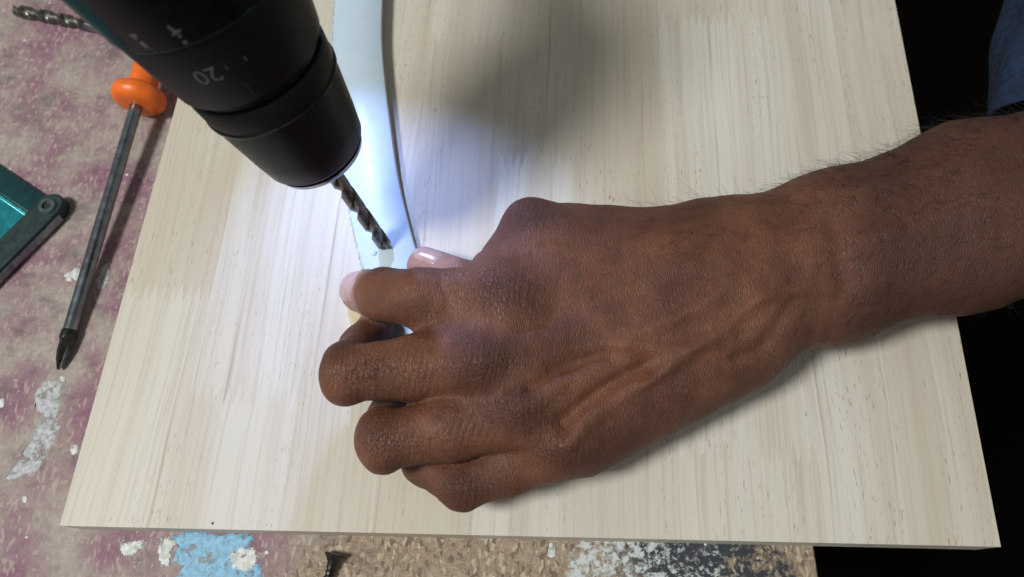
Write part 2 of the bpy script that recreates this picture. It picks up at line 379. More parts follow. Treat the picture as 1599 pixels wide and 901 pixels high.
strip = empty('plastic_strip'); tag(strip, 'curved white plastic strip with a toothed edge under the drill bit', 'strip')
vs = []; fs = []; n = len(rr)
cs = [(0.0, -STH), (0.0, -0.0006), (0.0006, 0), (SWD/2, 0.0002), (SWD-0.0006, 0), (SWD, -0.0006), (SWD, -STH)]
for i in range(n):
    for a, b in cs: vs.append(rr[i]+lat[i]*a+np.array([0, 0, b]))
m = len(cs)
for i in range(n-1):
    for j in range(m): k = (j+1) % m; fs.append((i*m+j, (i+1)*m+j, (i+1)*m+k, i*m+k))
fs.append(tuple(range(m))); fs.append(tuple((n-1)*m+j for j in range(m))[::-1])
sf = mesh_obj('strip_face', vs, fs, M_WHITE, strip); autosmooth(sf, 50)
sf.data.materials.append(M_BROWN)
vs = []; fs = []
for i in range(n):
    for a, b in ((-0.0004, -STH), (-0.0004, -0.0008), (0.0003, -0.0008), (0.0003, -STH)): vs.append(rr[i]+lat[i]*a+np.array([0, 0, b]))
for i in range(n-1):
    for j in range(4): k = (j+1) % 4; fs.append((i*4+j, (i+1)*4+j, (i+1)*4+k, i*4+k))
fs += [(0, 1, 2, 3), tuple((n-1)*4+j for j in (3, 2, 1, 0))]
mesh_obj('edge_band', vs, fs, M_BROWN, strip, smooth=False)
arc = np.concatenate([[0], np.cumsum(np.linalg.norm(np.diff(ll, axis=0), axis=1))]); tooth_me = None
s = 0.003
while s < arc[-1]-0.03:
    i = int(np.searchsorted(arc, s)); c = ll[i]+np.array([0, 0, -0.0014]); t = nrm(tng[i])
    if tooth_me is None:
        tv = []; tf = []; q = 8
        for (h, r) in ((-0.0013, 1.0), (0.0009, 1.0), (0.0013, 0.75)):
            for j in range(q+1):
                a = -math.pi/2+math.pi*j/q; tv.append((0.0008*r*math.cos(a), 0.0012*r*math.sin(a), h))
        for L in range(2):
            for j in range(q): tf.append((L*(q+1)+j, L*(q+1)+j+1, (L+1)*(q+1)+j+1, (L+1)*(q+1)+j))
        tf.append(tuple(2*(q+1)+j for j in range(q+1)))
        o = mesh_obj('tooth', tv, tf, M_WHITE, strip); tooth_me = o.data
    else:
        o = bpy.data.objects.new('tooth', tooth_me); COL.objects.link(o); o.parent = strip
    o.location = c; o.rotation_euler = (0, 0, math.atan2(lat[i][1], lat[i][0]))
    s += 0.0064
# drilled pit rim and swarf at the bit tip
TIP = P(603, 386, 0.0042)
rs = np.random.RandomState(3)
for k in range(1):
    a = rs.uniform(0, 6.28); r = rs.uniform(0.0035, 0.008); c = TIP+np.array([r*math.cos(a)+.001, r*math.sin(a)-.001, 0.0006])
    pts = [c+np.array([math.cos(a+q*1.1)*0.0009*(1+.1*q), math.sin(a+q*1.1)*0.0009, 0.00012*q]) for q in np.linspace(0, 4, 12)]
    v_, f_ = tube(pts, [0.00022]*12, 4); o = mesh_obj('plastic_shaving', v_, f_, M_WHITE)
    tag(o, 'tiny white curled shaving beside the drill bit tip', 'shaving')

# cream offcut under the index fingertip
vs, fs = prism([tuple(P(x, y, 0.004)[:2]) for x, y in ((538, 470), (572, 470), (590, 530), (557, 524))], 0.0, 0.0045)
o = mesh_obj('wood_offcut', vs, fs, M_CREAM, smooth=False); bevel(o, 0.0004, 1); tag(o, 'small cream wood offcut poking out below the index fingertip', 'offcut')

# ------------------------------------------------------------------ drill
drill = empty('cordless_drill'); tag(drill, 'black cordless drill with its lamp lit, bit touching the white strip', 'drill')
A1 = PD(489, 226, 0.2756); AX = nrm(A1-TIP)       # tip -> rear
def bit(name, O, axis, L, R, lead, mat, parent, n=28, pitch_steps=90):
    a, u, v = frame(axis); vs = []; fs = []
    for i in range(pitch_steps+1):
        s = L*(i/pitch_steps)**1.0; tw = 2*math.pi*s/lead
        taper = min(1.0, max(0.06, s/(R*0.75)))
        for j in range(n):
            q = 2*math.pi*j/n
            c = abs(math.cos(q)); fl_ = 1.0 if c > 0.62 else 0.44+0.56*(c/0.62)**2.2
            r = R*taper*fl_; vs.append(O+a*s+(u*math.cos(q+tw)+v*math.sin(q+tw))*r)
    for i in range(pitch_steps):
        for j in range(n): k = (j+1) % n; fs.append((i*n+j, i*n+k, (i+1)*n+k, (i+1)*n+j))
    fs.append(tuple(range(n))[::-1]); fs.append(tuple(pitch_steps*n+j for j in range(n)))
    o = mesh_obj(name, vs, fs, mat, parent); autosmooth(o, 40); return o
bit('drill_bit', TIP, AX, 0.080, 0.0032, 0.030, M_DSTEEL, drill)
C0 = 0.0668                                       # front of the chuck
PROF = [(C0, 0.008), (C0, 0.0168), (C0+0.0022, 0.0187), (C0+0.0035, 0.0196), (C0+0.012, 0.0210), (C0+0.034, 0.0240), (C0+0.043, 0.0248), (C0+0.0445, 0.0244)]
chuck = lathe('chuck', TIP, AX, [(C0-0.001, 0.004), (C0-0.001, 0.008)]+PROF[1:]+[(C0+0.0445, 0.01)], M_BLACK, drill, 96)
lathe('chuck_nose_ring', TIP, AX, [(C0-0.0030, 0.005), (C0-0.0030, 0.0160), (C0-0.0014, 0.0176), (C0+0.0006, 0.0182), (C0+0.0006, 0.006)], M_STEEL, chuck, 96)
lathe('chuck_groove', TIP, AX, [(C0+0.0444, 0.012), (C0+0.0444, 0.0234), (C0+0.0482, 0.0236), (C0+0.0482, 0.012)], M_BLACKG, drill, 96)
G0 = C0+0.0480
COLP = [(G0, 0.015), (G0, 0.0248), (G0+0.0008, 0.0258), (G0+0.004, 0.0264), (G0+0.0255, 0.0296), (G0+0.0270, 0.0296), (G0+0.0275, 0.0288)]
tcol = lathe('torque_collar', TIP, AX, COLP+[(G0+0.0275, 0.015)], M_BLACK, drill, 96)
K0 = G0+0.0277
MODP = [(K0, 0.015), (K0, 0.0298), (K0+0.0007, 0.0306), (K0+0.003, 0.0309), (K0+0.022, 0.0332), (K0+0.0226, 0.0328)]
mcol = lathe('mode_collar', TIP, AX, MODP+[(K0+0.0226, 0.015)], M_BLACKG, drill, 96)
H1 = K0+0.0227
lathe('seam_ring', TIP, AX, [(K0-0.0006, 0.02), (K0-0.0006, 0.0297), (K0-0.0003, 0.0303), (K0+0.0003, 0.0304), (K0+0.0005, 0.0298), (K0+0.0005, 0.02)], M_SEAM, drill, 96)
lathe('sleeve_band', TIP, AX, [(C0+0.0330, 0.02), (C0+0.0330, 0.0240), (C0+0.0334, 0.0244), (C0+0.0346, 0.0246), (C0+0.0350, 0.0242), (C0+0.0350, 0.02)], M_BLACKG, chuck, 96)
HOUP = [(H1, 0.015), (H1, 0.0326), (H1+0.0015, 0.0345), (H1+0.010, 0.0358), (H1+0.045, 0.0358), (H1+0.062, 0.034), (H1+0.090, 0.033), (H1+0.096, 0.029), (H1+0.099, 0.018)]
lathe('motor_housing', TIP, AX, HOUP, M_NAVY, drill, 96)
a_, u_, v_ = frame(AX, (0.05, 0.9, 0.0))         # u_ = the way the grip points
def obox(name, c, ax, sx, mat, parent, bw=0.004):
    vs = []
    for i in (-1, 1):
        for j in (-1, 1):
            for k in (-1, 1): vs.append(c+ax[0]*i*sx[0]+ax[1]*j*sx[1]+ax[2]*k*sx[2])
    fs = [(0, 1, 3, 2), (4, 6, 7, 5), (0, 4, 5, 1), (2, 3, 7, 6), (0, 2, 6, 4), (1, 5, 7, 3)]
    o = mesh_obj(name, vs, fs, mat, parent); bevel(o, bw, 3); return o
HB = TIP+a_*(H1+0.055)
obox('grip', HB+u_*0.066+a_*0.008, (u_, a_, v_), (0.050, 0.021, 0.017), M_RUBBER, drill, 0.010)
obox('battery', HB+u_*0.128-a_*0.002, (u_, a_, v_), (0.024, 0.060, 0.044), M_BLACK, drill, 0.006)  # grip and battery are out of view, battery made bulky to widen the shadow
obox('trigger', HB+u_*0.055-a_*0.018, (u_, a_, v_), (0.014, 0.008, 0.008), M_BLACK, drill, 0.004)
LEDP = HB+u_*0.112-a_*0.066+v_*0.018
lbez = lathe('lamp_bezel', LEDP, -a_, [(-0.004, 0.001), (-0.004, 0.0062), (0.002, 0.0062), (0.002, 0.0046), (0.0, 0.0046), (0.0, 0.001)], M_BLACK, drill, 32)
lathe('lamp_lens', LEDP, -a_, [(0.0002, 0.001), (0.0004, 0.0044), (0.0012, 0.0038), (0.0016, 0.001)], M_LED, lbez, 24)
sp = bpy.data.lights.new('drill_lamp', 'SPOT'); so = bpy.data.objects.new('drill_lamp', sp); COL.objects.link(so)
sp.energy = 2.5; sp.color = (0.34, 0.48, 1.0); sp.spot_size = math.radians(64); sp.spot_blend = 1.0; sp.shadow_soft_size = 0.0035
so.location = LEDP-a_*0.003
so.rotation_euler = Vector(tuple(TIP+np.array([0.010, -0.030, 0])-LEDP)).to_track_quat('-Z', 'Y').to_euler()

# prints on the collars
ALLP = PROF[1:]+COLP[1:]+MODP[1:]+HOUP[1:]
AS = np.array([p[0] for p in ALLP]); AR = np.array([p[1] for p in ALLP])
def hit(px, py):
    r = ray(px, py)
    for d in np.linspace(0.10, 0.33, 9200):
        q = CAMP+r*d-TIP; s = np.dot(q, AX)
        if s < AS[0] or s > AS[-1]: continue
        w = q-AX*s
        if np.linalg.norm(w) <= np.interp(s, AS, AR): return s, w/np.linalg.norm(w)
    return None
def wrap(name, polys, px, py, rot=0.0, mat=M_PRINT, h=0.00006):
    """lay flat polygons (mm, x = right, y = up as printed) round the collar at the pixel; rot 0: top of the print towards the bit"""
    hh = hit(px, py)
    if hh is None: return
    s0, w0 = hh; t0 = np.cross(AX, w0); vs = []; fs = []
    if np.dot(t0, RT) > 0: t0 = -t0               # reads right to left in the picture
    for vv, ff in polys:
        b = len(vs)
        for x, y in vv:
            c, s_ = math.cos(rot), math.sin(rot); x, y = (x*c-y*s_)/1000, (x*s_+y*c)/1000
            s = s0-y; R = np.interp(s, AS, AR); an = x/R
            vs.append(TIP+AX*s+(w0*math.cos(an)+t0*math.sin(an))*(R+h))
        fs += [tuple(i+b for i in f) for f in ff]
    return mesh_obj(name, vs, fs, mat, mcol if name.startswith('mode') else tcol, smooth=False)
def text_polys(body, size):
    cu = bpy.data.curves.new('t', 'FONT'); cu.body = body; cu.size = size; cu.align_x = 'CENTER'; cu.align_y = 'CENTER'; cu.resolution_u = 3
    o = bpy.data.objects.new('t', cu); COL.objects.link(o); dg = bpy.context.evaluated_depsgraph_get()
    me = bpy.data.meshes.new_from_object(o.evaluated_get(dg))
    r = [([(v.co.x, v.co.y) for v in me.vertices], [tuple(p.vertices) for p in me.polygons])]
    bpy.data.objects.remove(o); bpy.data.curves.remove(cu); bpy.data.meshes.remove(me); return r
def R4(x0, y0, x1, y1): return ([(x0, y0), (x1, y0), (x1, y1), (x0, y1)], [(0, 1, 2, 3)])
wrap('collar_number', text_polys('20', 8.0), 323, 118, 0.0)
wrap('collar_tick', [R4(-0.2, -0.7, 0.2, 0.7)], 354, 106)
wrap('collar_tick', [R4(-0.25, -0.9, 0.25, 0.9)], 383, 91)
fr = [R4(-4.4, -3.4, 4.4, -3.1), R4(-4.4, -3.1, -4.1, 3.2), R4(4.1, -3.1, 4.4, 3.2)]
wrap('collar_window_outline', fr, 372, 150, mat=M_RUBBER, h=0.0001)
wrap('mode_symbol', [([(-1.8, 1.2), (-0.4, 0.6), (-0.2, -1.6), (0.5, -1.6), (0.6, 0.5), (1.9, 1.3), (0.6, 1.7), (-0.6, 1.7)], [tuple(range(8))])], 270, 46, 0.25)
wrap('mode_symbol', [R4(-0.5, -0.5, 0.5, 0.3)], 281, 57); wrap('mode_symbol', [R4(-0.6, -0.6, 0.6, 0.5)], 289, 66)
wrap('mode_symbol', [([(-1.3, -1), (1.2, -1.2), (0.3, 1.2)], [(0, 1, 2)])], 211, 58); wrap('mode_symbol', [R4(-0.8, -1.3, 0.7, 1.1)], 225, 70)
wrap('mode_symbol', [R4(-1.0, -0.8, 0.9, 0.7)], 237, 79, 0.3)

# ------------------------------------------------------------------ hand and forearm, one mesh from a distance field
def J(px, py, z): return P(px, py, z)
def seg(p, a, b, ra, rb):
    ab = b-a; t = np.clip(((p-a)@ab)/np.dot(ab, ab), 0, 1).astype(np.float32)
    q = p-(a+t[:, None]*ab); return np.sqrt((q*q).sum(1))-(ra+(rb-ra)*t)
def smin(a, b, k):
    h = np.clip(0.5+0.5*(b-a)/k, 0, 1); return b+(a-b)*h-k*h*(1-h)
def chain(p, js, k):
    d = None
    for (a, ra), (b, rb) in zip(js[:-1], js[1:]):
        e = seg(p, a, b, ra, rb); d = e if d is None else smin(d, e, k)
    return d
I_MCP, I_PIP, I_DIP, I_TIP = J(788, 462, .0440), J(655, 466, .0420), J(600, 460, .0280), J(566, 455, .0130)
M_MCP, M_PIP, M_DIP, M_TIP = J(752, 566, .0450), J(543, 583, .0400), J(566, 543, .0150), J(588, 510, .0090)
R_MCP, R_PIP, R_DIP, R_TIP = J(808, 648, .0395), J(600, 688, .0350), J(612, 650, .0130), J(650, 632, .0090)
L_MCP, L_PIP, L_DIP, L_TIP = J(868, 698, .0320), J(722, 758, .0235), J(664, 722, .0140), J(700, 690, .0085)
T_CMC, T_MCP, T_IP, T_TIP = J(1085, 402, .0260), J(828, 353, .0300), J(754, 448, .0190), J(664, 415, .0130)
FINGERS = [
    [(I_MCP, .0120), (I_PIP, .0112), (I_DIP, .0107), (I_TIP, .0092)],
    [(M_MCP, .0122), (0.5*(M_MCP+M_PIP), .0120), (M_PIP, .0099), (M_DIP, .0092), (M_TIP, .0078)],
    [(R_MCP, .0115), (0.5*(R_MCP+R_PIP), .0120), (R_PIP, .0101), (R_DIP, .0090), (R_TIP, .0076)],
    [(L_MCP, .0105), (0.5*(L_MCP+L_PIP)+np.array([0, 0, .0]), .0102), (L_PIP, .0088), (L_DIP, .0086), (L_TIP, .0070)],
    [(T_MCP, .0108), (T_IP, .0090), (T_TIP, .0080)]]
PALM = [
    (I_MCP, J(1140, 400, .0330), .0125, .0165), (M_MCP, J(1150, 432, .0345), .0120, .0165),
    (R_MCP, J(1150, 480, .0330), .0115, .0165), (L_MCP, J(1155, 520, .0300), .0108, .0165),
    (T_CMC, T_MCP, .0200, .0106), (J(770, 425, .0390), J(870, 385, .0400), .0095, .0120), (J(870, 385, .0400), J(1060, 412, .036), .0120, .0150),
    (J(690, 517, .0390), J(800, 508, .0440), .0095, .0125), (J(712, 620, .0350), J(815, 600, .0420), .0100, .0125), (J(795, 690, .0280), J(885, 664, .0360), .0090, .0115),
    (J(905, 685, .0220), J(1135, 545, .0240), .0145, .0190), (J(900, 560, .030), J(1100, 470, .030), .016, .018)]
ARM = [
    (J(1120, 392, .0290), J(1300, 350, .0320), .0190, .0205), (J(1300, 350, .0320), J(1500, 280, .0370), .0200, .0215), (J(1500, 280, .0370), J(1720, 240, .0420), .0215, .0250),
    (J(1120, 505, .0265), J(1300, 452, .0285), .0175, .0200), (J(1300, 452, .0285), J(1500, 404, .0320), .0195, .0200), (J(1500, 404, .0320), J(1720, 350, .0390), .0200, .0235),
    (J(1120, 445, .0300), J(1500, 340, .0350), .0200, .0230), (J(1500, 340, .0350), J(1740, 295, .0400), .0230, .030),
    (J(1740, 295, .0400), J(1800, 60, .030), .032, .036)]
def sdf(p):
    p = p.astype(np.float32)
    d = None
    for a, b, ra, rb in PALM:
        e = seg(p, a, b, ra, rb); d = e if d is None else smin(d, e, 0.009)
    r = None
    for a, b, ra, rb in ARM:
        e = seg(p, a, b, ra, rb); r = e if r is None else smin(r, e, 0.012)
    d = smin(d, r, 0.016)
    f = None
    for c in FINGERS:
        e = chain(p, c, 0.003)
        if c[0][0] is M_MCP or c[0][0] is R_MCP:
            q = c[2][0]; dv = nrm(q-c[0][0]); lt = nrm(np.cross(dv, [0, 0, 1.])); e = smin(e, seg(p, q+lt*.0046+dv*.0012, q-lt*.0046+dv*.0012, .0076, .0076), 0.003)
        f = e if f is None else smin(f, e, 0.0008)
    return smin(d, f, 0.0055)
def surface_nets(lo, hi, h):
    dims = np.ceil((hi-lo)/h).astype(int)+1
    q = 4; cd = (dims+q-1)//q+1
    ax = [lo[i]+np.arange(cd[i])*h*q for i in range(3)]
    G = np.stack(np.meshgrid(*ax, indexing='ij'), -1).reshape(-1, 3)
    cv = np.concatenate([sdf(G[i:i+400000]) for i in range(0, len(G), 400000)]).reshape(cd)
    D = np.repeat(np.repeat(np.repeat(cv, q, 0), q, 1), q, 2).astype(np.float32)
    near = np.abs(cv) < h*q*2.2; near = np.repeat(np.repeat(np.repeat(near, q, 0), q, 1), q, 2)
    idx = np.argwhere(near)
    for i in range(0, len(idx), 500000):
        c = idx[i:i+500000]; D[c[:, 0], c[:, 1], c[:, 2]] = sdf(lo+c*h)
    s = D < 0
    corners = [(a, b, c) for a in (0, 1) for b in (0, 1) for c in (0, 1)]
    n = np.array(D.shape)-1
    cnt = sum(s[a:a+n[0], b:b+n[1], c:c+n[2]].astype(np.int8) for a, b, c in corners)
    cell = np.argwhere((cnt > 0) & (cnt < 8)); ids = -np.ones(n, np.int64); ids[cell[:, 0], cell[:, 1], cell[:, 2]] = np.arange(len(cell))
    acc = np.zeros((len(cell), 3)); num = np.zeros(len(cell))
    for i, A in enumerate(corners):
        for Bc in corners[i+1:]:
            if sum(abs(A[k]-Bc[k]) for k in range(3)) != 1: continue
            va = D[cell[:, 0]+A[0], cell[:, 1]+A[1], cell[:, 2]+A[2]]; vb = D[cell[:, 0]+Bc[0], cell[:, 1]+Bc[1], cell[:, 2]+Bc[2]]
            c = (va < 0) != (vb < 0); t = np.where(c, va/np.where(c, va-vb, 1), 0)
            pt = np.array(A)+t[:, None]*(np.array(Bc)-np.array(A)); acc += pt*c[:, None]; num += c
    V = lo+(cell+acc/num[:, None])*h
    Fs = []
    for k in range(3):
        sl0 = [slice(1, None)]*3; e = [0, 0, 0]; e[k] = 1; a, b = (k+1) % 3, (k+2) % 3
        A0 = s[tuple(slice(1, n[i]) if i != k else slice(0, n[i]) for i in range(3))]
        B0 = s[tuple(slice(1, n[i]) if i != k else slice(1, n[i]+1) for i in range(3))]
        w = np.argwhere(A0 != B0); sg = A0[w[:, 0], w[:, 1], w[:, 2]]
        off = np.array([0 if i == k else 1 for i in range(3)]); w = w+off
        def cid(da, db):
            x = w.copy(); x[:, a] -= da; x[:, b] -= db; return ids[x[:, 0], x[:, 1], x[:, 2]]
        qd = np.stack([cid(1, 1), cid(0, 1), cid(0, 0), cid(1, 0)], 1); qd[~sg] = qd[~sg][:, ::-1]; Fs.append(qd)
    return V, np.concatenate(Fs)
allp = np.array([x for c in FINGERS for x, _ in c]+[x for q in PALM+ARM for x in q[:2]])
V, Fq = surface_nets(allp.min(0)-0.042, allp.max(0)+0.042, 0.0012)
def gradn(p, e=0.0004):
    d0 = sdf(p); g = np.stack([sdf(p+d*e)-d0 for d in np.eye(3)], 1); return g/np.maximum(np.linalg.norm(g, axis=1), 1e-9)[:, None]
V = V-gradn(V)*sdf(V)[:, None]*0.85
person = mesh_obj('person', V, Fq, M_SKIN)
md = person.modifiers.new('s', 'SUBSURF'); md.levels = 1; md.render_levels = 1
dg = bpy.context.evaluated_depsgraph_get(); me2 = bpy.data.meshes.new_from_object(person.evaluated_get(dg)); person.modifiers.clear()
old = person.data; person.data = me2; bpy.data.meshes.remove(old); me2.name = 'person'
nv = len(me2.vertices); co = np.zeros(nv*3); me2.vertices.foreach_get('co', co); co = co.reshape(-1, 3)
NN = np.zeros(nv*3); me2.vertices.foreach_get('normal', NN); NN = NN.reshape(-1, 3)
def project(p):
    r = p-CAMP; d = r@FW; return np.stack([W0/2+F*(r@RT)/d, H0/2-F*(r@UP)/d], 1)
pix = project(co); top = np.clip(NN[:, 2]*1.6, 0, 1)
def pline(pts):
    """distance in board-plan pixels-on-skin from each vertex to a polyline given by landmark points of the photograph"""
    pts = spline(pts, 22); d = np.full(nv, 1e9); lo, hi = pts.min(0)-60, pts.max(0)+60
    ix = np.nonzero(((pix > lo) & (pix < hi)).all(1))[0]; px = pix[ix]; dd = np.full(len(ix), 1e9)
    for a, b in zip(pts[:-1], pts[1:]):
        ab = b-a; t = np.clip(((px-a)@ab)/(ab@ab), 0, 1); q = px-(a+t[:, None]*ab); dd = np.minimum(dd, np.hypot(q[:, 0], q[:, 1]))
    d[ix] = dd; return d
disp = np.zeros(nv)
# tendons, veins and the hollows between the knuckles
for pts, w, h in [
    ([(760, 560), (860, 520), (980, 480), (1130, 440)], 16, .0006),
    ([(820, 635), (900, 585), (985, 530), (1120, 468)], 15, .0010),
    ([(880, 690), (960, 628), (1060, 560), (1140, 520)], 15, .0008),
    ([(800, 465), (900, 440), (1000, 425), (1130, 405)], 18, .0005),
    ([(800, 620), (850, 585), (905, 555), (960, 540), (1030, 545), (1085, 540), (1130, 510), (1180, 470), (1220, 440)], 11, .0008),
    ([(890, 690), (915, 650), (965, 610), (1010, 595), (1060, 560), (1085, 540)], 11, .0008),
    ([(870, 560), (880, 500), (900, 450)], 14, .0002),
    ([(1180, 470), (1230, 455), (1300, 452)], 12, .0007),
    ([(1050, 500), (1120, 455), (1200, 420), (1300, 380), (1400, 360)], 12, .0004),
    ([(1240, 300), (1350, 290), (1480, 260)], 12, .0005),
    ([(830, 605), (880, 572), (950, 552)], 15, -.0015), ([(880, 660), (930, 620), (1010, 572)], 16, -.0018),
    ([(815, 515), (900, 490), (1000, 460)], 22, -.0011), ([(1300, 350), (1312, 400), (1320, 440)], 16, -.0007), ([(1255, 350), (1265, 400), (1265, 440)], 26, .0009),
    ([(1150, 560), (1190, 540), (1240, 470)], 12, -.0006),
    ([(690, 445), (700, 470), (690, 500)], 7, -.0004)]:
    disp += (1.35 if h > 0 else 1.9)*h*np.exp(-(pline(pts)/w)**2)*top
kn = np.zeros(nv)
for (x, y, rx, ry, h) in [(752, 568, 50, 38, .0030), (812, 642, 46, 32, .0026), (868, 702, 42, 30, .0022), (778, 462, 48, 36, .0020), (560, 583, 44, 40, .0004), (610, 690, 46, 40, .0003), (728, 765, 42, 30, .0005), (826, 340, 44, 26, .0008)]:
    g = np.exp(-(((pix[:, 0]-x)/rx)**2+((pix[:, 1]-y)/ry)**2)); disp += h*g*top; kn = np.maximum(kn, g)
kn = np.maximum(kn, 0.45*np.exp(-(((pix[:, 0]-640)/70)**2+((pix[:, 1]-585)/60)**2))); kn *= top
# soft uneven flesh and fold lines across the joints
def vnoise(p, sc, seed):
    rs = np.random.RandomState(seed); o = np.zeros(len(p))
    for k in range(14):
        d = nrm(rs.randn(3))*sc*rs.uniform(.6, 1.6); o += np.sin(p@d+rs.uniform(0, 6.28))
    return o/5
disp += 0.00022*vnoise(co, 260, 5)+0.00010*vnoise(co, 800, 6)
ph = pix[:, 0]+0.10*(pix[:, 1]-560)+7*vnoise(co, 180, 9)
disp -= 0.00042*kn*np.clip(np.sin(ph*2*math.pi/9.5+1.5*vnoise(co, 420, 10)), 0, 1)**2
fold = np.exp(-((pix[:, 0]-648)/38)**2)*np.exp(-((pix[:, 1]-585)/45)**2)+np.exp(-((pix[:, 0]-735)/45)**2)*np.exp(-((pix[:, 1]-660)/40)**2)
disp -= 0.00040*fold*top*np.clip(np.sin((pix[:, 0]+5*vnoise(co, 150, 12)+0.25*(pix[:, 1]-600))*2*math.pi/11), 0, 1)**2
co = co+NN*disp[:, None]
me2.vertices.foreach_set('co', co.ravel())
def dist(a, b): 
    ab = b-a; t = np.clip(((co-a)@ab)/(ab@ab), 0, 1); return np.linalg.norm(co-(a+t[:, None]*ab), axis=1)
def sst(x, a, b): t = np.clip((x-a)/(b-a), 0, 1); return t*t*(3-2*t)
pink = np.zeros(nv)
pink = np.maximum(pink, sst((co-I_DIP)@nrm(I_TIP-I_DIP), .0025, .0105)*(dist(I_DIP, I_TIP) < .0115)*(dist(I_DIP, I_TIP) < dist(M_DIP, M_TIP)))
pink = np.maximum(pink, 0.9*sst((co-T_IP)@nrm(T_TIP-T_IP), .006, .017)*(dist(T_IP, T_TIP) < .011))
pink = np.maximum(pink, 0.7*sst((co-M_DIP)@nrm(M_TIP-M_DIP), .004, .012)*(dist(M_DIP, M_TIP) < .0100)*(dist(M_DIP, M_TIP) < dist(I_DIP, I_TIP)))
pink = np.maximum(pink, 0.35*np.clip(-NN[:, 2]*1.5, 0, 1))
dark = np.clip(0.95*sst(pix[:, 0], 1150, 1450)+0.8*kn*(pix[:, 0] > 690)+0.35*np.clip(vnoise(co, 120, 21), 0, 1), 0, 1)  # falloff shade painted in towards the elbow, plus darker knuckles and random blotches
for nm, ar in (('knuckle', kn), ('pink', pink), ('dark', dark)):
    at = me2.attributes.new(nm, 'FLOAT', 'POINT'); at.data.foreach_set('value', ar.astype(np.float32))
me2.polygons.foreach_set('use_smooth', [True]*len(me2.polygons)); me2.update()
tag(person, 'left hand and hairy bare forearm of a person pressing the white strip onto the board', 'person')

def nail(a, b, dorsal, l0, l1, r0, r1, half):
    d = nrm(b-a); LL = np.linalg.norm(b-a); n_ = nrm(np.array(dorsal, float)-d*np.dot(d, dorsal)); t = np.cross(d, n_); vs = []; fs = []; A, Bn = 15, 15
    for i in range(A):
        u = i/(A-1); l = l0+(l1-l0)*u
        for j in range(Bn):
            w = 2*j/(Bn-1)-1; an = half*w
            edge = max(abs(w)**6, (1-u)**10*0.6)
            ll_ = l-(0.0042*w*w*u)+(0.0016*w*w*(1-u)); r = (r0+(r1-r0)*ll_/LL if ll_ < LL else math.sqrt(max(r1*r1-(ll_-LL)**2, (0.55*r1)**2)))+0.00030-0.0009*edge
            vs.append(a+d*ll_+(n_*math.cos(an)+t*math.sin(an))*r)
    for i in range(A-1):
        for j in range(Bn-1): fs.append((i*Bn+j, i*Bn+j+1, (i+1)*Bn+j+1, (i+1)*Bn+j))
    o = mesh_obj('fingernail', vs, fs, M_NAIL, person); m_ = o.modifiers.new('t', 'SOLIDIFY'); m_.thickness = 0.0004; m_.offset = 0; return o
LI = np.linalg.norm(I_TIP-I_DIP); LT = np.linalg.norm(T_TIP-T_IP)
nail(I_DIP, I_TIP, (-0.8, 0.12, 0.6), LI*0.42, LI+0.0066, 0.0107, 0.0092, 0.90)
nail(T_IP, T_TIP, (-0.25, 0.55, 0.80), LT*0.68, LT+0.0052, 0.0090, 0.0080, 0.70)

# body hair: forearm, wrist edge, finger backs
cen = co; hv = []; hf = []; rs = np.random.RandomState(11)
zone = 1.0*sst(pix[:, 0], 1130, 1330)*sst(NN[:, 2], -0.5, 0.1)*(0.30+0.9*np.exp(-((pix[:, 1]-(pix[:, 0]*-0.32+690))/60)**2))
zone += 0.35*np.exp(-(((pix[:, 0]-1080)/110)**2+((pix[:, 1]-350)/50)**2))*(NN[:, 2] > -.2)
zone[(pix[:, 0] > 1720)] = 0
pick = np.nonzero(zone > 0.02)[0]; prob = zone[pick]/zone[pick].sum()
roots = list(rs.choice(pick, 1200, p=prob))
fz = np.exp(-(((pix[:, 0]-596)/34)**2+((pix[:, 1]-576)/13)**2))+0.35*np.exp(-(((pix[:, 0]-680)/35)**2+((pix[:, 1]-690)/18)**2)); fz *= (NN[:, 2] > 0.4)
pick2 = np.nonzero(fz > 0.1)[0]; roots2 = list(rs.choice(pick2, 80, p=fz[pick2]/fz[pick2].sum()))
for q, i in enumerate(roots+roots2):
    fing = q >= len(roots)
    L = rs.uniform(.003, .0055) if fing else rs.uniform(.005, .015); nn = NN[i]
    base_dir = np.array([-0.75, -0.25, 0.0]) if not fing else np.array([-0.3, -0.8, 0])
    tdir = nrm(base_dir+rs.randn(3)*0.5); tdir = nrm(tdir-nn*np.dot(tdir, nn)); bend = rs.randn(3)*0.5
    pts = []; p = co[i]-nn*0.0003; dr = nrm(nn*rs.uniform(.2, .8)+tdir)
    for k in range(6):
        pts.append(p.copy()); p = p+dr*L/5; dr = nrm(dr+bend*0.22-nn*0.10)
    b = len(hv); v__, f__ = tube(pts, np.linspace(0.00006, 0.00002, 6), 3); hv += v__; hf += [tuple(x+b for x in f) for f in f__]
ho = mesh_obj('arm_hair', hv, hf, M_HAIR, person); ho['kind'] = 'stuff'

